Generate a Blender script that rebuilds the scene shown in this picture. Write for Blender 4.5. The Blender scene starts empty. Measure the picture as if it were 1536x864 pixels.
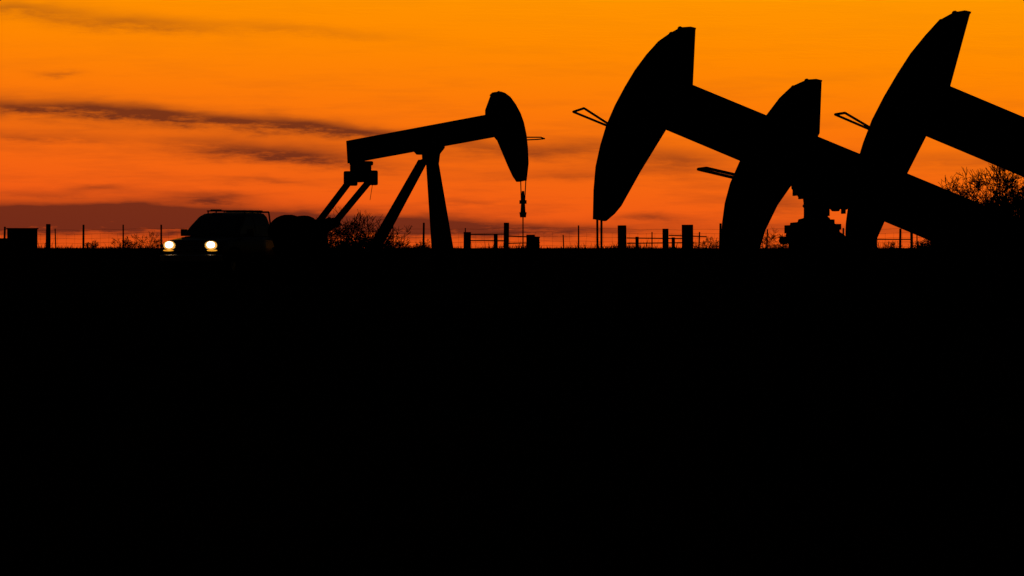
import bpy, bmesh, math, random
from mathutils import Vector, Matrix
random.seed(7)
scene = bpy.context.scene
S = 36/1536/200.0      # angle of one photo pixel for the 200 mm lens
HY = 372.0             # horizon row

# ---------------------------------------------------------------- helpers
def srgb(r, g, b):
    f = lambda c: (c/255/12.92) if c/255 <= 0.04045 else ((c/255+0.055)/1.055)**2.4
    return (f(r), f(g), f(b), 1)

def mat(name, c1, c2=None, rough=0.8, spec=0.2, metal=0.0, scale=6, bump=0.0):
    m = bpy.data.materials.new(name); m.use_nodes = True
    nt = m.node_tree; b = nt.nodes['Principled BSDF']
    tc = nt.nodes.new('ShaderNodeTexCoord')
    n = nt.nodes.new('ShaderNodeTexNoise'); n.inputs['Scale'].default_value = scale
    n.inputs['Detail'].default_value = 3
    nt.links.new(tc.outputs['Object'], n.inputs['Vector'])
    r = nt.nodes.new('ShaderNodeValToRGB')
    r.color_ramp.elements[0].position = 0.35; r.color_ramp.elements[1].position = 0.65
    r.color_ramp.elements[0].color = (*c1, 1); r.color_ramp.elements[1].color = (*(c2 or c1), 1)
    nt.links.new(n.outputs['Fac'], r.inputs['Fac'])
    nt.links.new(r.outputs['Color'], b.inputs['Base Color'])
    b.inputs['Roughness'].default_value = rough
    b.inputs['Specular IOR Level'].default_value = spec
    b.inputs['Metallic'].default_value = metal
    if bump:
        bp = nt.nodes.new('ShaderNodeBump'); bp.inputs['Strength'].default_value = bump
        bp.inputs['Distance'].default_value = 0.05
        nt.links.new(n.outputs['Fac'], bp.inputs['Height'])
        nt.links.new(bp.outputs['Normal'], b.inputs['Normal'])
    return m

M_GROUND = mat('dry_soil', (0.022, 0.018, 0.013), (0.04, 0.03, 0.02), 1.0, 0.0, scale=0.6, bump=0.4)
M_GRASS = mat('dry_grass', (0.03, 0.026, 0.016), (0.05, 0.04, 0.025), 1.0, 0.0, scale=3)
M_BARK = mat('bark', (0.03, 0.022, 0.016), (0.05, 0.04, 0.03), 1.0, 0.0, scale=12)
M_LEAF = mat('leaf', (0.03, 0.03, 0.015), (0.05, 0.045, 0.02), 1.0, 0.0, scale=5)
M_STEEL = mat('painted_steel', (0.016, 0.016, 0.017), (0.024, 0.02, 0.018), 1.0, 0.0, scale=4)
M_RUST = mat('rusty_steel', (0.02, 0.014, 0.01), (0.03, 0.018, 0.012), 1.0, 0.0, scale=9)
M_CABLE = mat('wire_rope', (0.02, 0.02, 0.02), (0.03, 0.03, 0.03), 1.0, 0.0, scale=20)
M_WOOD = mat('weathered_wood', (0.03, 0.024, 0.018), (0.05, 0.04, 0.03), 1.0, 0.0, scale=10)
M_PAINT = mat('car_paint', (0.012, 0.013, 0.015), (0.014, 0.015, 0.017), 0.25, 0.5, scale=2)
M_GLASS = mat('tinted_glass', (0.01, 0.012, 0.014), (0.012, 0.014, 0.016), 0.05, 0.8, scale=2)
M_RUBBER = mat('tyre_rubber', (0.012, 0.012, 0.012), (0.02, 0.02, 0.02), 0.9, 0.05, scale=20)
M_CHROME = mat('chrome', (0.35, 0.35, 0.36), (0.45, 0.45, 0.46), 0.3, 0.5, metal=1.0, scale=4)

def emis(name, core, edge, strength):
    m = bpy.data.materials.new(name); m.use_nodes = True
    nt = m.node_tree; nt.nodes.clear()
    out = nt.nodes.new('ShaderNodeOutputMaterial'); e = nt.nodes.new('ShaderNodeEmission')
    tc = nt.nodes.new('ShaderNodeTexCoord'); n = nt.nodes.new('ShaderNodeTexNoise')
    n.inputs['Scale'].default_value = 14
    r = nt.nodes.new('ShaderNodeValToRGB')
    r.color_ramp.elements[0].color = edge; r.color_ramp.elements[1].color = core
    r.color_ramp.elements[0].position = 0.25; r.color_ramp.elements[1].position = 0.6
    nt.links.new(tc.outputs['Object'], n.inputs['Vector'])
    nt.links.new(n.outputs['Fac'], r.inputs['Fac'])
    nt.links.new(r.outputs['Color'], e.inputs['Color']); e.inputs['Strength'].default_value = strength
    nt.links.new(e.outputs[0], out.inputs[0])
    return m
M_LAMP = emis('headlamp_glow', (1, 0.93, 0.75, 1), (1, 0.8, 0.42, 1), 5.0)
M_HALO = emis('headlamp_halo', (1, 0.5, 0.1, 1), (.8, 0.28, 0.03, 1), 0.9)  # warm glow around the headlamp, made as an emissive surface
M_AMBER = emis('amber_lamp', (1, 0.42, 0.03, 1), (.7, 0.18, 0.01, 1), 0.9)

def mesh_obj(name, verts, faces, m, parent=None, smooth=False):
    me = bpy.data.meshes.new(name); me.from_pydata([tuple(v) for v in verts], [], faces); me.update()
    o = bpy.data.objects.new(name, me); scene.collection.objects.link(o)
    me.materials.append(m)
    if smooth:
        for p in me.polygons: p.use_smooth = True
    if parent: o.parent = parent
    return o

def fixnorm(o, bevel=0.0, seg=2):
    bm = bmesh.new(); bm.from_mesh(o.data)
    bmesh.ops.recalc_face_normals(bm, faces=bm.faces)
    bm.to_mesh(o.data); bm.free()
    if bevel:
        b = o.modifiers.new('bevel', 'BEVEL'); b.width = bevel; b.segments = seg; b.limit_method = 'ANGLE'
    return o

def empty(name, loc=(0, 0, 0), rz=0.0):
    e = bpy.data.objects.new(name, None); scene.collection.objects.link(e)
    e.location = loc; e.rotation_euler = (0, 0, rz); return e

class MB:
    """mesh builder"""
    def __init__(s): s.v = []; s.f = []
    def add(s, vs, fs):
        n = len(s.v); s.v += [Vector(v) for v in vs]; s.f += [tuple(i+n for i in f) for f in fs]
    def tube(s, p1, p2, r1, r2=None, n=8, cap=True):
        p1 = Vector(p1); p2 = Vector(p2); r2 = r1 if r2 is None else r2
        d = (p2-p1)
        if d.length < 1e-6: return
        d.normalize(); a = d.orthogonal().normalized(); b = d.cross(a)
        vs = []
        for p, r in ((p1, r1), (p2, r2)):
            for i in range(n):
                t = 2*math.pi*i/n; vs.append(p+(a*math.cos(t)+b*math.sin(t))*r)
        fs = [(i, (i+1) % n, n+(i+1) % n, n+i) for i in range(n)]
        if cap: fs += [tuple(range(n))[::-1], tuple(range(n, 2*n))]
        s.add(vs, fs)
    def bar(s, p1, p2, w, h, up=(0, 1, 0), w2=None, h2=None):
        p1 = Vector(p1); p2 = Vector(p2); d = (p2-p1).normalized()
        a = Vector(up); a = (a-d*a.dot(d)).normalized(); b = d.cross(a)
        w2 = w if w2 is None else w2; h2 = h if h2 is None else h2
        vs = []
        for p, ww, hh in ((p1, w, h), (p2, w2, h2)):
            for sa, sb in ((-1, -1), (1, -1), (1, 1), (-1, 1)):
                vs.append(p+a*sa*ww/2+b*sb*hh/2)
        s.add(vs, [(0, 1, 2, 3), (7, 6, 5, 4), (0, 4, 5, 1), (1, 5, 6, 2), (2, 6, 7, 3), (3, 7, 4, 0)])
    def box(s, c, d):
        x, y, z = c; a, b, e = d[0]/2, d[1]/2, d[2]/2
        vs = [(x+i*a, y+j*b, z+k*e) for i in (-1, 1) for j in (-1, 1) for k in (-1, 1)]
        s.add(vs, [(0, 1, 3, 2), (4, 6, 7, 5), (0, 4, 5, 1), (2, 3, 7, 6), (0, 2, 6, 4), (1, 5, 7, 3)])
    def prism(s, pts, l0, l1):
        """polygon in local x-z, extruded along y"""
        n = len(pts)
        vs = [(p[0], l0, p[1]) for p in pts]+[(p[0], l1, p[1]) for p in pts]
        s.add(vs, [tuple(range(n)), tuple(range(n, 2*n))[::-1]]+[(i, (i+1) % n, n+(i+1) % n, n+i) for i in range(n)])
    def obj(s, name, m, parent=None, bevel=0.0, smooth=False):
        return fixnorm(mesh_obj(name, s.v, s.f, m, parent, smooth), bevel)

# ---------------------------------------------------------------- terrain
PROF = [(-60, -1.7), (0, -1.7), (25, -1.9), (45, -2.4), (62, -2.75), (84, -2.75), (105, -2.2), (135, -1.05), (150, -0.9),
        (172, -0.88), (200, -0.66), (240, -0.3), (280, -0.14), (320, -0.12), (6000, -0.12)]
def gz(x, y):
    z = PROF[-1][1]
    for (a, za), (b, zb) in zip(PROF, PROF[1:]):
        if y <= b:
            t = max(0, (y-a)/(b-a)); t = t*t*(3-2*t); z = za+(zb-za)*t; break
    w = 0.035*math.sin(x*0.31+y*0.13)+0.03*math.sin(x*0.11-y*0.23+1)
    return z + w*(1.0 if y < 230 else 0.8)

def build_ground():
    xs = [-4000, -1500, -600, -250]+[-120+2*i for i in range(121)]+[250, 600, 1500, 4000]
    ys = [-60, -30]+[2*i for i in range(0, 180)]+[380, 420, 500, 650, 900, 1500, 2500, 4500, 6000]
    vs = [(x, y, gz(x, y) if abs(x) < 200 else gz(0, y)) for y in ys for x in xs]
    nx = len(xs)
    fs = [(j*nx+i, j*nx+i+1, (j+1)*nx+i+1, (j+1)*nx+i) for j in range(len(ys)-1) for i in range(nx-1)]
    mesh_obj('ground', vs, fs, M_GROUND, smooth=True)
build_ground()

# ---------------------------------------------------------------- grass
def build_grass():
    v = []; f = []
    def blade(x, y, h, w, lean):
        z = gz(x, y)-0.02; a = random.uniform(0, math.pi); n = len(v)
        dx, dy = math.cos(a)*w, math.sin(a)*w
        lx, ly = random.uniform(-lean, lean)*h, random.uniform(-lean, lean)*h
        v.extend([(x-dx, y-dy, z), (x+dx, y+dy, z), (x+dx*.6+lx*.4, y+dy*.6+ly*.4, z+h*.6), (x-dx*.6+lx*.4, y-dy*.6+ly*.4, z+h*.6), (x+lx, y+ly, z+h)])
        f.append((n, n+1, n+2, n+3)); f.append((n+3, n+2, n+4))
    for i in range(1700):
        y = random.uniform(265, 330); x = random.uniform(-0.115, 0.115)*y
        clump = max(0, math.sin(x*.9)*math.sin(x*.37+2)+.4*math.sin(x*2.3))
        hh = random.uniform(.14, .26)+.3*clump*random.random()
        if random.random() < .04: hh = random.uniform(.45, .7)
        for k in range(9):
            blade(x+random.gauss(0, .2), y+random.gauss(0, .2), hh*random.uniform(.5, 1.1), .018, .5)
    for i in range(2500):
        y = random.uniform(24, 230); x = random.uniform(-0.11, 0.11)*y
        if abs(x+9) < 2 and 155 < y < 172: continue
        for k in range(7):
            blade(x+random.gauss(0, .1), y+random.gauss(0, .1), random.uniform(.08, .3), .006, .6)
    mesh_obj('grass', v, f, M_GRASS)
build_grass()

# ---------------------------------------------------------------- shrubs / trees
def branchy(name, base, height, spread, levels=5, trunk=0.05, stems=5, leaf=0, seed=1, kids=3, minr=0.006, upness=0.5):
    rnd = random.Random(seed)
    b = MB(); lv = []; lf = []
    def leafq(p):
        s = rnd.uniform(.015, .035); n = len(lv)
        a = Vector((rnd.gauss(0, 1), rnd.gauss(0, 1), rnd.gauss(0, 1))).normalized(); c = a.orthogonal().normalized()
        lv.extend([p-a*s, p+c*s*.5, p+a*s, p-c*s*.5]); lf.append((n, n+1, n+2, n+3))
    def grow(p, d, L, r, lvl):
        segs = 3
        for i in range(segs):
            d2 = (d+Vector((rnd.gauss(0, .16), rnd.gauss(0, .16), rnd.gauss(0, .12)))).normalized()
            q = p+d2*L/segs; r2 = max(minr, r*.85)
            b.tube(p, q, r, r2, n=6 if r > .03 else 3, cap=False)
            if lvl > 0 and i > 0 and rnd.random() < .6:
                k = (d2+Vector((rnd.gauss(0, .6), rnd.gauss(0, .6), rnd.gauss(0, .4)))).normalized()
                grow(q, k, L*rnd.uniform(.45, .7), max(minr, r2*.55), lvl-1)
            if leaf and lvl <= 1:
                for _ in range(leaf): leafq(q+Vector((rnd.gauss(0, .06), rnd.gauss(0, .06), rnd.gauss(0, .06))))
            p, r, d = q, r2, d2
        if lvl > 0:
            for i in range(kids):
                k = (d+Vector((rnd.gauss(0, .5), rnd.gauss(0, .5), rnd.gauss(0, .3)+.05))).normalized()
                grow(p, k, L*rnd.uniform(.6, .85), max(minr, r*.62), lvl-1)
    tot = sum(.72**i for i in range(levels+1))
    for s in range(stems):
        a = 2*math.pi*(s+rnd.random()*.7)/stems
        d = Vector((math.cos(a)*spread, math.sin(a)*spread, upness+rnd.random()*.5)).normalized()
        grow(Vector((rnd.gauss(0, .04), rnd.gauss(0, .04), -.05)), d, height/tot*1.08*rnd.uniform(.75, 1.05), trunk, levels)
    e = empty(name, base)
    b.obj('branches', M_BARK, e)
    if lf: mesh_obj('leaves', lv, lf, M_LEAF, e)
    return e

def shrub_at(name, px, top_py, D, **kw):
    x = (px-768)*S*D; z = gz(x, D); h = (HY-top_py)*S*D - z
    return branchy(name, (x, D, z), h, **kw)

shrub_at('bare_shrub', 452, 314, 176, spread=.7, levels=4, trunk=.03, stems=9, seed=3)
shrub_at('bare_shrub', 525, 308, 182, spread=.8, levels=4, trunk=.035, stems=10, seed=5)
shrub_at('bare_shrub', 560, 318, 178, spread=.8, levels=4, trunk=.03, stems=9, seed=9)
shrub_at('bare_shrub', 492, 314, 176, spread=.8, levels=4, trunk=.03, stems=9, seed=19)
shrub_at('bare_shrub', 212, 340, 262, spread=.9, levels=3, trunk=.02, stems=7, seed=11)
shrub_at('bare_shrub', 182, 348, 258, spread=.9, levels=3, trunk=.02, stems=5, seed=12)
shrub_at('bare_shrub', 640, 350, 258, spread=.9, levels=3, trunk=.02, stems=6, seed=32)
shrub_at('bare_shrub', 1062, 350, 258, spread=.9, levels=3, trunk=.02, stems=6, seed=33)
shrub_at('bare_shrub', 1160, 338, 240, spread=.9, levels=3, trunk=.02, stems=7, seed=13)
shrub_at('bare_shrub', 1262, 345, 240, spread=.9, levels=3, trunk=.02, stems=6, seed=14)
shrub_at('bare_shrub', 1330, 350, 240, spread=.9, levels=3, trunk=.02, stems=6, seed=34)
shrub_at('bare_shrub', 1416, 348, 150, spread=.5, levels=4, trunk=.03, stems=9, seed=15, leaf=2)
shrub_at('bare_shrub', 1450, 345, 150, spread=.7, levels=4, trunk=.03, stems=7, seed=16, leaf=2)
shrub_at('bare_shrub', 136, 356, 262, spread=.9, levels=3, trunk=.02, stems=5, seed=21)
shrub_at('mesquite_tree', 1500, 226, 200, spread=.85, levels=5, trunk=.08, stems=7, seed=22, minr=.009, upness=.75)
shrub_at('mesquite_tree', 1560, 240, 205, spread=.6, levels=5, trunk=.09, stems=4, seed=24, minr=.009, upness=.9)

# ---------------------------------------------------------------- fences
def posts_fence():
    e = empty('wire_fence', (0, 300, 0))
    D = 300
    b = MB(); w = MB()
    def post(px, top, wpx):
        x = (px-768)*S*D; z = gz(x, D)
        b.tube((x, 0, z-.3), (x+random.uniform(-.05, .05), 0, (HY-top)*S*D), wpx*S*D/2, wpx*S*D/2*.85, n=8)
    for px, top, wp in [(-60, 338, 5), (6, 340, 3.5), (72, 336, 8), (84, 343, 2), (125, 337, 3.5), (185, 337, 2.5), (242, 337, 3), (300, 338, 3), (362, 338, 4), (420, 340, 3), (480, 338, 3),
                        (590, 340, 2), (635, 334, 3.5), (697, 342, 2), (846, 352, 2), (868, 338, 2.5), (978, 348, 2), (1048, 348, 2.5), (1080, 335, 4),
                        (1150, 344, 2.5), (1208, 340, 3), (1265, 342, 3), (1350, 343, 4), (1376, 352, 2), (1430, 340, 3), (1500, 340, 3), (1580, 340, 4)]:
        post(px, top, wp)
    xa, xb = (-400-768)*S*D, (2000-768)*S*D
    for hgt in (.18, .42, .66, .9, 1.12):
        n = 120; pts = []
        for i in range(n+1):
            x = xa+(xb-xa)*i/n
            pts.append(Vector((x, .06, gz(x, D)+hgt+.02*math.sin(i*2.1)+.03*math.sin(i*.43))))
        for p, q in zip(pts, pts[1:]): w.tube(p, q, .006, n=3, cap=False)
    x = xa
    while x < xb:
        w.tube((x, .06, gz(x, D)), (x, .06, gz(x, D)+.9), .004, n=3, cap=False); x += .45
    b.obj('posts', M_WOOD, e); w.obj('wires', M_CABLE, e)
posts_fence()

def gate_fence(name, D, posts, rails):
    e = empty(name, (0, D, 0)); b = MB(); r = MB()
    for px0, px1, top in posts:
        xa, xb = (px0-768)*S*D, (px1-768)*S*D; x = (xa+xb)/2; w = xb-xa
        z = gz(x, D)
        b.bar((x, 0, z-.4), (x+random.uniform(-.02, .02), 0, (HY-top)*S*D), w, min(w, .22), up=(1, 0, 0))
    for xa, xb, ya, yb in rails:
        r.tube(((xa-768)*S*D, -.13, (HY-ya)*S*D), ((xb-768)*S*D, -.13, (HY-yb)*S*D), .022, n=8)
    b.obj('posts', M_WOOD, e, bevel=.015); r.obj('rails', M_RUST, e)
gate_fence('pipe_gate', 225, [(695, 706, 348), (741, 747, 352), (755, 763, 334), (790, 803, 352), (803, 810, 356)],
           [(700, 760, 352, 351), (700, 760, 361, 361), (760, 810, 354, 356), (760, 810, 365, 364)])
gate_fence('wooden_fence', 225, [(927, 940, 338), (953, 958, 355), (994, 1003, 343), (1008, 1013, 356), (1023, 1040, 337)],
           [(940, 1032, 357, 358), (940, 1032, 365, 364), (1003, 1060, 353, 355)])
gate_fence('pipe_fence', 230, [(1310, 1316, 355), (1366, 1370, 346)], [(1312, 1368, 359, 359)])

# ---------------------------------------------------------------- equipment box at left
def eq_box():
    D = 285; x0, x1 = (12-768)*S*D, (55-768)*S*D; g = gz(x0, D); top = (HY-342)*S*D
    e = empty('metal_equipment_box', ((x0+x1)/2, D, g)); h = top-g; w = x1-x0
    b = MB(); b.box((0, 0, h/2+.03), (w, 1.0, h-.14)); b.box((0, 0, h-.03), (w+.1, 1.1, .06))
    b.box((-w*.25, -.515, h*.52), (w*.4, .03, h*.7)); b.box((w*.25, -.515, h*.52), (w*.4, .03, h*.7))
    for i in (-1, 1):
        for j in (-1, 1): b.box((i*w*.42, j*.42, .0), (.1, .1, .2))
    b.box((-w*.5-.25, 0, .3), (.45, .6, .66))
    b.obj('cabinet', M_RUST, e, bevel=.015)
eq_box()

# ---------------------------------------------------------------- pump jacks
def pumpjack(opx, D, psi, head, arc_n, beam, saddle, tail_eq, crank, pins, legs, hoop, cables, cap=None, k=1.0,
             eqw=.7, hthick=.3, wellz=0.9, footw=.7, brake=None):
    ox = (opx-768)*S*D; cs, sn = math.cos(psi), math.sin(psi); g = gz(ox, D)
    e = empty('pumpjack', (ox, D, g), psi)
    def L(px, py):
        u = (px-768)*S; a = (u*D-ox)/(cs-u*sn); Y = D+a*sn
        return (a, (HY-py)*S*Y-g)
    sgn = 1 if L(*head[0])[0] > 0 else -1
    hp = [L(*p) for p in head]
    b = MB(); b.prism(hp, -hthick/2, hthick/2)
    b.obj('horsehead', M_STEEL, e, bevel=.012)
    b = MB()
    for i in range(arc_n-1):   # curved wear plate, wider than the head
        p, q = Vector((hp[i][0], 0, hp[i][1])), Vector((hp[i+1][0], 0, hp[i+1][1]))
        b.bar(p, q, hthick+.08, .022)
    for t in (.3, .5, .7):
        i = int(t*arc_n); q = hp[i]; c = hp[-1]
        m = ((q[0]*.85+c[0]*.15), (q[1]*.85+c[1]*.15)); m2 = ((q[0]*.3+c[0]*.7), (q[1]*.3+c[1]*.7))
        for s in (-1, 1):
            b.bar((m[0], s*(hthick/2+.018), m[1]), (m2[0], s*(hthick/2+.018), m2[1]), .03, .06)
    for i, dz in ((2, .0), (3, -.01)):    # low lifting lugs on the crown
        q = hp[i]; b.tube((q[0], -.03, q[1]+dz), (q[0], .03, q[1]+dz), .03, n=10)
    b.obj('wear_plate', M_STEEL, e)
    # walking beam, I section
    TL, TR, BR, BL = [Vector((L(*p)[0], 0, L(*p)[1])) for p in beam]
    fw = .32*k; ft = .035*k
    b = MB()
    n1 = (BL-TL).normalized()*ft; n2 = (BR-TR).normalized()*ft
    tp = lambda *v: [(q.x, q.z) for q in v]
    b.prism(tp(TL, TR, TR+n2, TL+n1), -fw/2, fw/2)
    b.prism(tp(BL-n1, BR-n2, BR, BL), -fw/2, fw/2)
    b.prism(tp(TL+n1, TR+n2, BR-n2, BL-n1), -.02*k, .02*k)
    for i in range(1, 9):
        t = i/9; A = (TL+n1).lerp(TR+n2, t); B = (BL-n1).lerp(BR-n2, t)
        b.bar(A, B, fw*.9, .016)
    b.bar(TR, BR, fw, .03)
    b.bar(TL.lerp(TR, .02)+Vector((0, 0, -.02)), BL.lerp(BR, .02), fw*.96, .03)
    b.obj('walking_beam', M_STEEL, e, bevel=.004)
    # saddle bearing
    sa, sz = L(*saddle)
    b = MB()
    if cap:
        b.prism([L(*p) for p in cap], -.14, .14)
        b.tube((sa, -.42, sz-.02), (sa, .42, sz-.02), .085, n=16)
        for s in (-1, 1): b.box((sa, s*.34, sz-.08), (.24, .1, .24))
        # saddle clamp bolts under the beam
        for dx, dz in ((-.27, .1), (-.2, .06), (.24, -.09), (.33, -.12)):
            for s in (-1, 1): b.tube((sa+dx, s*.12, sz+dz+.08), (sa+dx, s*.12, sz+dz-.05), .018, n=8)
        # lugs and access plates on the post top
        b.box((sa-.3, .05, sz-.36), (.14, .5, .1)); b.box((sa+.2, 0, sz-.33), (.16, .46, .07)); b.box((sa+.02, 0, sz-.27), (.34, .6, .06))
        b.tube((sa-.4, -.1, sz-.5), (sa-.4, .2, sz-.5), .05, n=10)
    else:
        b.prism([L(*p) for p in [(618, 222), (665, 212), (665, 222), (658, 231), (656, 247), (636, 247), (635, 232), (627, 232)]], -.12, .12)
        b.tube((sa, -.34*k, sz-.12*k), (sa, .34*k, sz-.12*k), .08*k, n=16)
        for s in (-1, 1): b.box((sa, s*.26*k, sz-.16*k), (.22*k, .12*k, .2*k))
        b.box((sa, 0, sz-.3*k), (.3*k, .62*k, .07*k))
    b.obj('saddle_bearing', M_STEEL, e, bevel=.006)
    b = MB()
    feet = []
    for (tx, ty, bx, w0, w1, lat0, lat1) in legs:
        ta, tz = L(tx, ty); ba = L(bx, HY)[0]
        for s in ((-1, 1) if lat1 > 0 else (0,)):
            b.bar((ta, s*lat0, tz), (ba, s*lat1, .2), w0, w0, w2=w1, h2=w1)
            b.box((ba, s*lat1, .17), (w1*1.7, w1*1.7, .06)); feet.append((ta, s*lat0, tz, ba, s*lat1))
    for t in (.35, .68):
        f0, f1 = feet[0], feet[1]
        pt = lambda f: (f[0]*(1-t)+f[3]*t, f[1]*(1-t)+f[4]*t, f[2]*(1-t)+.2*t)
        b.bar(pt(f0), pt(f1), .07*k, .07*k, up=(1, 0, 0))
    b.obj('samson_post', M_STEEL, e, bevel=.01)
    # equaliser + pitmans
    ea, ez = L(*tail_eq)
    b = MB()
    b.bar((ea, -eqw, ez), (ea, eqw, ez), .3*k, .34*k, up=(0, 0, 1))
    b.box((ea, 0, ez+.16*k), (.52*k, .34*k, .34*k))
    b.box((ea+sgn*.02, 0, ez+.36*k), (.6*k, .3*k, .12*k))
    b.tube((ea, -.26*k, ez+.06*k), (ea, .26*k, ez+.06*k), .17*k, n=14)
    for s in (-1, 1): b.box((ea, s*eqw, ez-.04), (.36*k, .2*k, .4*k))
    b.obj('equalizer', M_STEEL, e, bevel=.04)
    if brake:
        b = MB(); p0, p1, p2 = [L(*q) for q in brake]
        b.tube((p0[0], .1, p0[1]), (p1[0], .1, p1[1]), .008, n=5); b.tube((p1[0], .1, p1[1]), (p2[0], .1, p2[1]), .008, n=5)
        b.obj('hanging_line', M_CABLE, e)
    ca, cz = crank
    ca = L(ca, HY)[0]
    for s, pin in zip((-1, 1), pins):
        pa, pz = (ca+pin[0], cz+pin[1])
        b = MB(); b.bar((ea, s*eqw, ez-.08), (pa, s*eqw, pz), .13*k, .16*k)
        b.tube((pa, s*(eqw+.09), pz), (pa, s*(eqw-.2), pz), .13*k, n=16)
        b.obj('pitman_arm', M_STEEL, e, bevel=.01)
        b = MB(); ly = s*(eqw-.2)
        d = Vector((pin[0], 0, pin[1])); d.normalize(); endp = Vector((ca, ly, cz))-d*(.75*k)
        b.bar((pa, ly, pz), endp, .13*k, .34*k)
        cwc = Vector((ca, ly, cz))-d*(.3*k)
        for q in (-1, 1):
            pr = Vector((-d.z, 0, d.x)); c2 = cwc+pr*q*.17*k
            pts = []
            for i in range(13):
                th = math.pi*i/12; v = c2+(d*math.cos(th)*.5*k)+(pr*q*math.sin(th)*.4*k); pts.append((v.x, v.z))
            b.prism(pts, ly-.14*k, ly+.14*k)
        b.obj('crank_counterweight', M_RUST, e, bevel=.02)
    b = MB(); b.box((ca, 0, cz-.05), (1.0*k, (eqw-.36)*2, .75*k)); b.tube((ca, -(eqw-.1), cz), (ca, eqw-.1, cz), .11*k, n=16)
    b.box((ca-sgn*.05, 0, (cz-.4*k)/2+.1), (1.2*k, (eqw-.3)*2, max(.1, cz-.4*k-.2)))
    b.obj('gearbox', M_STEEL, e, bevel=.03)
    b = MB()
    xe = ca-sgn*1.9*k; xs = max([abs(f[3]) for f in feet if f[3]*sgn > 0] or [0.5])*sgn+sgn*.35
    for s in (-1, 1):
        b.bar((xe, s*footw, .07), (xs, s*footw, .07), .18, .14, up=(0, 1, 0))
    for t in (0, .25, .5, .75, 1):
        x = xe+(xs-xe)*t; b.bar((x, -footw, .075), (x, footw, .075), .12, .12, up=(1, 0, 0))
    b.obj('base_skid', M_RUST, e)
    b = MB(); mx = ca-sgn*1.35*k
    b.tube((mx, -.3, .45), (mx, .3, .45), .24*k, n=18); b.box((mx, 0, .2), (.5*k, .6, .14)); b.tube((mx, .3, .45), (mx, .48, .45), .13, n=16)
    b.box((mx, 0, .45+.26*k), (.2, .2, .12))
    b.obj('motor', M_STEEL, e, bevel=.01)
    b = MB(); hpnt = [(L(p[0], p[1])[0], p[2], L(p[0], p[1])[1]) for p in hoop['pts']]
    for p, q in zip(hpnt, hpnt[1:]): b.tube(p, q, hoop['r'], n=6)
    b.obj('cable_guard', M_STEEL, e)
    b = MB(); tops = [L(*c[0]) for c in cables]; bots = [L(*c[1]) for c in cables]
    for i, (t, q) in enumerate(zip(tops, bots)):
        s = (-1, 1)[i % 2]*.1
        b.tube((t[0], s, t[1]), (q[0], s, q[1]), .014*max(1, k), n=6)
    mx = sum(q[0] for q in bots)/len(bots); mz = bots[0][1]
    b.box((mx, 0, mz), (.09*k, .3, .1*k)); b.tube((mx, 0, mz+.3*k), (mx, 0, mz-.28), .035, .07, n=10)
    b.tube((mx, 0, mz-.28), (mx, 0, mz-.42), .1, .08, n=10)
    b.tube((mx, 0, mz), (mx, 0, wellz*.8), .018, n=8)
    b.obj('bridle', M_CABLE, e)
    b = MB(); b.tube((mx, 0, 0), (mx, 0, wellz*.45), .14, n=16); b.tube((mx, 0, wellz*.3), (mx, 0, wellz*.36), .22, n=16)
    b.tube((mx, 0, wellz*.45), (mx, 0, wellz*.85), .08, n=14); b.tube((mx, 0, wellz*.8), (mx, 0, wellz*.86), .12, n=14)
    b.tube((mx-.4, 0, wellz*.6), (mx+.4, 0, wellz*.6), .04, n=10); b.tube((mx+.3, -.12, wellz*.6), (mx+.3, .12, wellz*.6), .06, n=10)
    b.obj('wellhead', M_RUST, e)
    return e

# far unit (faces right)
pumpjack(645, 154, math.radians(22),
    head=[(738, 143), (742, 139), (748, 138), (754, 140), (762, 146), (770, 157), (777, 170), (782, 184), (786, 203), (788, 222), (789, 245), (786, 271), (777, 273), (771, 264), (764, 249), (756, 230), (748, 211), (742, 204), (730, 172), (730, 165)],
    arc_n=12,
    beam=[(736, 171), (523, 211), (525, 245), (744, 205)],
    saddle=(645, 224), tail_eq=(541, 265), crank=(458, 1.3), pins=[(.56, .26), (.60, .2)],
    legs=[(648, 240, 668, .22, .34, .08, .32), (634, 242, 541, .19, .24, .03, .1)],
    hoop=dict(pts=[(785, 206, -.16), (808, 206, -.14), (817, 208, 0), (808, 209, .14), (786, 210, .16)], r=.018),
    cables=[((788, 245), (785, 303)), ((783, 268), (784, 303))], k=1.0, eqw=.78, hthick=.26, wellz=.95,
    brake=[(560, 258), (561, 275), (557, 300)])

def near(opx, D, psi, head, arc_n, bx, by, slope, tx, bby, bbx, saddle, hoop, cable_x, cable_top, cap=None):
    tl = (bx, by); tr = (tx, by+slope*(tx-bx)); bl = (bbx, bby); br = (tx-8, bby+.42*(tx-8-bbx))
    sx = saddle[0]
    pumpjack(opx, D, psi, head=head, arc_n=arc_n, beam=[tl, tr, br, bl], saddle=saddle,
        tail_eq=(tx-35, br[1]+18), crank=(tx+95, 1.3), pins=[(-.62, .5), (-.55, .56)],
        legs=[(sx-8, saddle[1]+48, sx-55, .2, .26, .2, .65), (sx+14, saddle[1]+48, sx+225, .2, .26, .15, .6)],
        hoop=hoop, cables=[((cable_x, cable_top), (cable_x+1, 470)), ((cable_x+8, cable_top+3), (cable_x+8, 470))],
        cap=cap, k=1.0, eqw=.85, hthick=.3, wellz=1.2, footw=.75)

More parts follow.
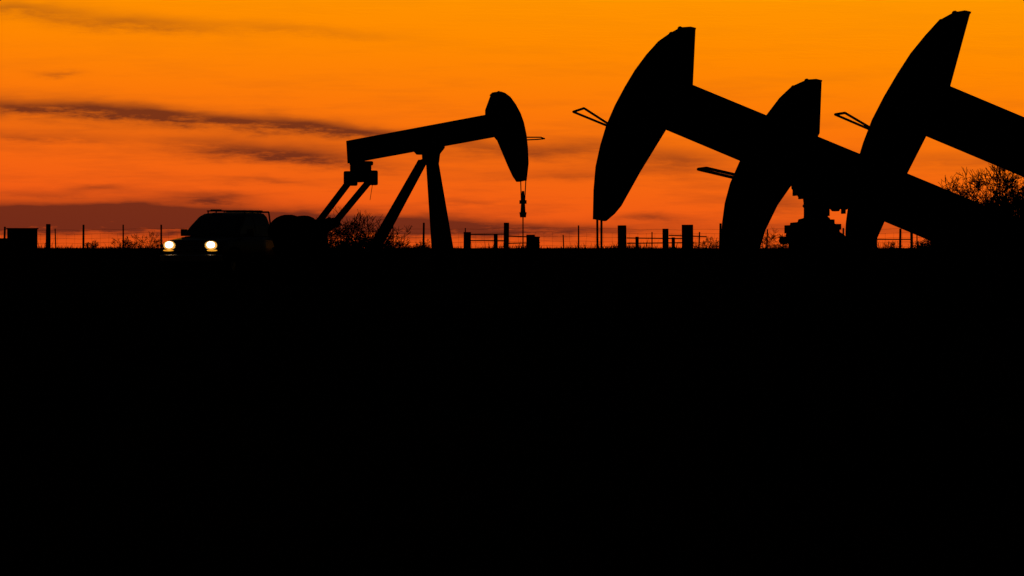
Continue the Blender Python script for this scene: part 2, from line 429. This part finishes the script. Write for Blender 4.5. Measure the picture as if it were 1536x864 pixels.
near(1228, 70, math.radians(3),
    [(1042, 44), (1034, 42), (1020, 43), (1007, 50), (990, 62), (972, 82), (955, 105), (940, 130), (925, 158), (912, 188), (903, 218), (896, 250), (893, 285), (892, 329), (908, 332), (921, 321), (931, 309), (960, 257), (998, 195), (1038, 128)],
    14, 1036, 127, .413, 1570, 193, 997, (1225, 300),
    dict(pts=[(914, 191, -.18), (859, 168, -.1), (877, 162, .12), (915, 186, .18)], r=.015), 895, 320,
    cap=[(1186, 262), (1189, 284), (1196, 287), (1198, 295), (1206, 298), (1207, 306), (1205, 309), (1208, 313), (1207, 327), (1199, 329), (1198, 333), (1187, 334), (1186, 340), (1181, 343), (1180, 356), (1185, 368), (1184, 410), (1271, 410), (1270, 366), (1265, 352), (1258, 348), (1257, 337), (1245, 334), (1243, 327), (1240, 325), (1241, 314), (1245, 312), (1250, 317), (1257, 317), (1259, 313), (1268, 315), (1276, 308), (1276, 290)])
near(1423, 78, math.radians(3),
    [(1231, 122), (1222, 120), (1210, 121), (1190, 130), (1172, 147), (1150, 176), (1130, 207), (1112, 243), (1098, 275), (1090, 305), (1086, 335), (1084, 375), (1084, 428), (1103, 431), (1138, 374), (1147, 345), (1165, 308), (1188, 275), (1228, 200)],
    13, 1222, 206, .416, 1720, 272, 1186, (1423, 378),
    dict(pts=[(1104, 268, -.16), (1046, 254, -.1), (1061, 252, .1), (1105, 262, .16)], r=.022), 1087, 420)
near(1618, 62, math.radians(3),
    [(1453, 20), (1444, 18), (1432, 20), (1412, 31), (1392, 53), (1370, 80), (1350, 111), (1330, 145), (1312, 180), (1299, 214), (1288, 250), (1279, 290), (1273, 335), (1271, 396), (1290, 399), (1306, 375), (1325, 332), (1360, 258), (1388, 203), (1423, 130)],
    14, 1421, 129, .42, 1960, 202, 1387, (1618, 305),
    dict(pts=[(1303, 195, -.16), (1251, 172, -.1), (1269, 169, .1), (1306, 190, .16)], r=.014), 1275, 385)

# ---------------------------------------------------------------- pickup truck
def truck():
    D = 163; ang = math.radians(25)
    h = Vector((-math.sin(ang), -math.cos(ang), 0)); rz = math.atan2(h.y, h.x)
    front = Vector(((285-768)*S*D, D, 0)); c = front-h*2.68
    g = 4*S*D-.93
    e = empty('pickup_truck', (c.x, c.y, g), rz)
    def loft(name, secs, m, bevel=0, rnd=.12):
        vs = []; fs = []; n = None
        for x, hw, zb, zt in secs:
            r = min(rnd, (zt-zb)*.4)
            pts = [(-hw+.04, zb), (-hw, zb+.08), (-hw-.015, (zb+zt)/2), (-hw+.01, zt-r), (-hw+r*.35, zt-r*.3), (-hw+r, zt), (-hw*.4, zt+.025), (0, zt+.032),
                   (hw*.4, zt+.025), (hw-r, zt), (hw-r*.35, zt-r*.3), (hw-.01, zt-r), (hw+.015, (zb+zt)/2), (hw, zb+.08), (hw-.04, zb)]
            n = len(pts); vs += [(x, y, z) for y, z in pts]
        for i in range(len(secs)-1):
            for j in range(n): fs.append((i*n+j, i*n+(j+1) % n, (i+1)*n+(j+1) % n, (i+1)*n+j))
        fs += [tuple(range(n)), tuple(range((len(secs)-1)*n, len(secs)*n))[::-1]]
        return fixnorm(mesh_obj(name, vs, fs, m, e, True), bevel)
    o = loft('body', [(2.66, .82, .55, .98), (2.6, .88, .48, 1.04), (2.4, .93, .42, 1.08), (2.0, .95, .42, 1.12), (1.5, .955, .38, 1.17), (1.38, .955, .38, 1.19), (0, .96, .36, 1.2), (-.85, .955, .38, 1.2)], M_PAINT)
    b = MB()
    for s in (-1, 1): b.box((-1.78, s*.9, .86), (1.82, .1, .74)); b.box((-1.78, s*.9, 1.245), (1.84, .13, .03))
    b.box((-2.68, 0, .86), (.06, 1.7, .7)); b.box((-.9, 0, .86), (.05, 1.7, .7)); b.box((-1.78, 0, .6), (1.76, 1.7, .06))
    b.obj('cargo_bed', M_PAINT, e, bevel=.02)
    lev = [(1.2, 1.55, -.82, .87), (1.5, 1.16, -.78, .82), (1.76, .8, -.72, .74), (1.85, .6, -.66, .67), (1.885, .34, -.5, .5)]
    vs = []; fs = []
    def ring(z, xf, xr, hw):
        r = .09; out = []
        for cx, cy, a0 in ((xf-r, hw-r, 0), (xr+r, hw-r, 90), (xr+r, -hw+r, 180), (xf-r, -hw+r, 270)):
            for k in range(4):
                a = math.radians(a0+30*k); out.append((cx+r*math.cos(a), cy+r*math.sin(a), z))
        return out
    for l in lev: vs += ring(*l)
    n = 16
    for i in range(len(lev)-1):
        for j in range(n): fs.append((i*n+j, i*n+(j+1) % n, (i+1)*n+(j+1) % n, (i+1)*n+j))
    fs.append(tuple(range((len(lev)-1)*n, len(lev)*n)))
    fixnorm(mesh_obj('cab', vs, fs, M_PAINT, e, True))
    def at(z):
        for (a, b2) in zip(lev, lev[1:]):
            if a[0] <= z <= b2[0]:
                t = (z-a[0])/(b2[0]-a[0]); return [a[i]+(b2[i]-a[i])*t for i in range(4)]
    b = MB()
    def quadstrip(f):
        zs = [1.26, 1.38, 1.5, 1.64, 1.75]; pts = [f(z) for z in zs]
        vv = []; ff = []
        for p, q in pts: vv += [p, q]
        for i in range(len(zs)-1): ff.append((2*i, 2*i+1, 2*i+3, 2*i+2))
        b.add(vv, ff)
    def wind(z): l = at(z); return ((l[1]+.006, -l[3]+.13, z), (l[1]+.006, l[3]-.13, z))
    def rear(z): l = at(z); return ((l[2]-.006, -l[3]+.16, z), (l[2]-.006, l[3]-.16, z))
    quadstrip(wind); quadstrip(rear)
    for s in (-1, 1):
        def s1(z, s=s): l = at(z); return ((l[1]-.16, s*(l[3]+.006), z), (.32, s*(l[3]+.006), z))
        def s2(z, s=s): l = at(z); return ((.24, s*(l[3]+.006), z), (l[2]+.14, s*(l[3]+.006), z))
        quadstrip(s1); quadstrip(s2)
    b.obj('windows', M_GLASS, e)
    b = MB()
    for s in (-1, 1):
        b.bar((.5, s*.6, 1.93), (-.64, s*.6, 1.93), .03, .035)
        for x in (.45, -.05, -.55): b.bar((x, s*.6, 1.82), (x, s*.6, 1.93), .03, .03)
        b.tube((-.9, s*.78, 1.22), (-.86, s*.7, 1.9), .025, n=8)
    for x in (.4, -.05, -.5): b.bar((x, -.6, 1.935), (x, .6, 1.935), .03, .03, up=(1, 0, 0))
    b.tube((-.86, -.7, 1.9), (-.86, .7, 1.9), .025, n=8)
    b.box((.52, -.3, 1.95), (.12, .3, .05))
    b.obj('roof_rack', M_STEEL, e)
    b = MB()
    for s in (-1, 1): b.box((1.02, s*1.08, 1.3), (.1, .2, .2)); b.bar((1.05, s*.9, 1.24), (1.02, s*1.05, 1.27), .05, .04, up=(0, 0, 1))
    b.obj('mirrors', M_PAINT, e, bevel=.03)
    b = MB()
    for i in range(5): b.box((2.68, 0, .72+i*.06), (.04, .96, .022))
    b.box((2.685, 0, .84), (.05, .12, .1)); b.box((2.675, 0, 1.0), (.05, 1.02, .03)); b.box((2.675, 0, .68), (.05, 1.02, .03))
    b.obj('grille', M_CHROME, e)
    b = MB()
    b.box((2.74, 0, .56), (.16, 1.5, .2))
    for s in (-1, 1): b.bar((2.74, s*.72, .56), (2.55, s*.97, .56), .2, .14, up=(0, 0, 1))
    b.box((-2.78, 0, .55), (.14, 1.8, .18))
    b.obj('bumpers', M_CHROME, e, bevel=.03)
    for s in (-1, 1):
        def disc(cx, cy, cz, ry, rz2, m, nm, th=.03):
            bb = MB()
            NN = 24; va = [(cx, cy, cz)]
            for i in range(NN):
                t = 2*math.pi*i/NN; va.append((cx-th, cy+ry*math.copysign(abs(math.cos(t))**.9, math.cos(t)), cz+rz2*math.copysign(abs(math.sin(t))**.9, math.sin(t))))
            bb.add(va, [(0, 1+i, 1+(i+1) % NN) for i in range(NN)]); bb.obj(nm, m, e)
        disc(2.70, s*.675, .93, .195, .125, M_HALO, 'headlamp_halo')  # oversized emissive disc behind the lamp, stands in for its glow
        disc(2.715, s*.675, .945, .13, .09, M_LAMP, 'headlamp')
        disc(2.70, s*.71, .785, .17, .025, M_AMBER, 'marker_lamp')
    for x in (1.78, -1.75):
        for s in (-1, 1):
            b = MB(); prof = [(.2, -.12), (.36, -.13), (.39, -.09), (.39, .09), (.36, .13), (.2, .12)]
            NN = 28; vv = []; ff = []
            for i in range(NN):
                t = 2*math.pi*i/NN
                for r, w in prof: vv.append((x+r*math.cos(t), s*.84+w, .39+r*math.sin(t)))
            m = len(prof)
            for i in range(NN):
                for j in range(m): ff.append((i*m+j, i*m+(j+1) % m, ((i+1) % NN)*m+(j+1) % m, ((i+1) % NN)*m+j))
            b.add(vv, ff); b.obj('tyre', M_RUBBER, e, smooth=True)
            b = MB(); b.tube((x, s*.78, .39), (x, s*.93, .39), .21, n=24); b.tube((x, s*.93, .39), (x, s*.96, .39), .07, n=12)
            b.obj('wheel_rim', M_CHROME, e)
            b = MB()
            for i in range(12):
                t0, t1 = math.pi*i/12, math.pi*(i+1)/12
                b.bar((x+.46*math.cos(t0), s*.95, .4+.46*math.sin(t0)), (x+.46*math.cos(t1), s*.95, .4+.46*math.sin(t1)), .1, .06)
            b.obj('wheel_arch', M_RUBBER, e)
truck()

# ---------------------------------------------------------------- world: dusk sky
w = bpy.data.worlds.new('World'); scene.world = w; w.use_nodes = True
nt = w.node_tree; nt.nodes.clear(); N = nt.nodes; Lk = nt.links
def Mn(op, a, b=None, c=None, clamp=False):
    n = N.new('ShaderNodeMath'); n.operation = op; n.use_clamp = clamp
    for i, v in enumerate((a, b, c)):
        if v is None: continue
        if isinstance(v, (int, float)): n.inputs[i].default_value = v
        else: Lk.new(v, n.inputs[i])
    return n.outputs[0]
tc = N.new('ShaderNodeTexCoord'); sep = N.new('ShaderNodeSeparateXYZ'); Lk.new(tc.outputs['Generated'], sep.inputs[0])
az = Mn('ARCTAN2', sep.outputs[0], sep.outputs[1]); el = Mn('ARCSINE', sep.outputs[2])
U = Mn('DIVIDE', az, S); V = Mn('DIVIDE', el, S)       # fine angular units (0.0067 degree)
def noise(su, sv, detail=5, seed=0.0, rough=.55):
    cx = N.new('ShaderNodeCombineXYZ'); Lk.new(Mn('MULTIPLY', U, su), cx.inputs[0]); Lk.new(Mn('MULTIPLY', V, sv), cx.inputs[1]); cx.inputs[2].default_value = seed
    t = N.new('ShaderNodeTexNoise'); t.inputs['Scale'].default_value = 1; t.inputs['Detail'].default_value = detail; t.inputs['Roughness'].default_value = rough
    Lk.new(cx.outputs[0], t.inputs['Vector']); return t.outputs['Fac']
n1 = noise(.007, .02, 3, 1.3); n2 = noise(.014, .08, 6, 4.1, .7)
warp = Mn('ADD', Mn('MULTIPLY', Mn('SUBTRACT', n1, .5), 24), Mn('MULTIPLY', Mn('SUBTRACT', n2, .5), 22))
VW = Mn('ADD', V, warp)
streaks = [  # px, py, half length, half thickness, slope down, amount
    (60, 163, 220, 13, .05, .55), (300, 178, 210, 12, .09, .55), (500, 196, 130, 12, .12, .5), (640, 208, 120, 10, .1, .3),
    (390, 227, 120, 16, .06, .66), (500, 241, 90, 12, .1, .42),
    (190, 36, 140, 11, .07, .42), (20, 12, 120, 9, .04, .36), (90, 110, 34, 5, 0, .32), (50, 203, 120, 9, .05, .32),
    (440, 44, 150, 8, .08, .18), (200, 190, 320, 34, .08, .14),
    (325, 297, 56, 8, .03, .62), (70, 290, 100, 8, 0, .36), (150, 281, 45, 5, 0, .32), (400, 272, 70, 6, 0, .36),
    (100, 322, 250, 17, .0, 1.25), (250, 340, 320, 14, 0, .8), (430, 326, 200, 13, .04, .95), (630, 340, 160, 12, .03, .75), (820, 347, 190, 11, 0, .5),
    (700, 302, 50, 5, 0, .32), (970, 327, 60, 6, 0, .48), (1170, 309, 50, 13, -.05, .45), (1260, 340, 170, 9, 0, .35),
    (830, 225, 150, 19, .03, .38), (1010, 238, 90, 16, .05, .38), (880, 262, 170, 9, .0, .28), (1440, 240, 150, 14, 0, .24)]
tot = None
for px, py, hl, ht, sl, am in streaks:
    du = Mn('SUBTRACT', U, px-768)
    a = Mn('DIVIDE', du, hl); a = Mn('MULTIPLY', a, a)
    vv = Mn('DIVIDE', Mn('MULTIPLY_ADD', du, sl, Mn('SUBTRACT', VW, HY-py)), ht)
    g = Mn('MULTIPLY', Mn('POWER', 0.3679, Mn('MULTIPLY_ADD', vv, vv, a)), am)
    tot = g if tot is None else Mn('ADD', tot, g)
mod = Mn('MULTIPLY_ADD', n2, 1.8, .12)
cl = Mn('MULTIPLY', tot, mod, clamp=True)
gen = Mn('MULTIPLY', Mn('SUBTRACT', noise(.0045, .045, 5, 12.0, .65), .47), 1.0, clamp=True)
lowm = Mn('SUBTRACT', 1.0, Mn('DIVIDE', V, 330), clamp=True)
gen = Mn('MULTIPLY', gen, Mn('ADD', lowm, .18))
cl = Mn('ADD', cl, gen)
cl = Mn('MINIMUM', cl, .88)
def ramp(fac, stops):
    r = N.new('ShaderNodeValToRGB'); Lk.new(fac, r.inputs['Fac']); e = r.color_ramp.elements
    e[0].position = stops[0][0]; e[0].color = stops[0][1]; e[1].position = stops[-1][0]; e[1].color = stops[-1][1]
    for p, c in stops[1:-1]:
        x = e.new(p); x.color = c
    return r.outputs['Color']
base = ramp(Mn('DIVIDE', Mn('ADD', V, Mn('MULTIPLY', U, .05)), 420, clamp=True), [(0, srgb(226, 82, 20)), (.12, srgb(240, 91, 20)), (.3, srgb(247, 105, 15)), (.5, srgb(252, 121, 8)), (.72, srgb(255, 137, 0)), (1, srgb(255, 151, 0))])
mix = N.new('ShaderNodeMix'); mix.data_type = 'RGBA'; Lk.new(cl, mix.inputs[0]); Lk.new(base, mix.inputs[6]); mix.inputs[7].default_value = srgb(86, 34, 24)
fe = Mn('SUBTRACT', 1.0, Mn('DIVIDE', Mn('SUBTRACT', el, math.radians(4)), math.radians(9)), clamp=True)
fa = Mn('SUBTRACT', 1.0, Mn('DIVIDE', Mn('SUBTRACT', Mn('ABSOLUTE', az), math.radians(12)), math.radians(22)), clamp=True)
F = Mn('MULTIPLY', Mn('MULTIPLY', fe, fe), Mn('MULTIPLY', fa, fa))
sky = N.new('ShaderNodeTexSky'); sky.sky_type = 'NISHITA'; sky.sun_disc = False
sky.sun_elevation = math.radians(-2.0); sky.sun_rotation = 0.0
bg1 = N.new('ShaderNodeBackground'); Lk.new(mix.outputs[2], bg1.inputs[0]); bg1.inputs[1].default_value = 1.0
bg2 = N.new('ShaderNodeBackground'); Lk.new(sky.outputs[0], bg2.inputs[0]); bg2.inputs[1].default_value = 0.02
ms = N.new('ShaderNodeMixShader'); Lk.new(F, ms.inputs[0]); Lk.new(bg2.outputs[0], ms.inputs[1]); Lk.new(bg1.outputs[0], ms.inputs[2])
wo = N.new('ShaderNodeOutputWorld'); Lk.new(ms.outputs[0], wo.inputs[0])
try:
    w.cycles.sampling_method = 'MANUAL'; w.cycles.sample_map_resolution = 256
except Exception: pass

sd = bpy.data.lights.new('sun', 'SUN'); sd.energy = 0.02; sd.angle = math.radians(0.5); sd.color = (1, .45, .12)
so = bpy.data.objects.new('sun', sd); scene.collection.objects.link(so)
so.rotation_euler = (math.radians(-89.0), 0, 0); so.location = (0, 400, 30)

# ---------------------------------------------------------------- camera
cam = bpy.data.cameras.new('camera'); co = bpy.data.objects.new('camera', cam); scene.collection.objects.link(co)
co.location = (0, 0, 0); co.rotation_euler = (math.radians(90), 0, 0)
cam.lens = 200; cam.sensor_width = 36; cam.shift_y = -60/1536; cam.clip_end = 20000; cam.clip_start = .5
scene.camera = co
scene.view_settings.view_transform = 'Standard'; scene.view_settings.look = 'None'; scene.view_settings.exposure = 0
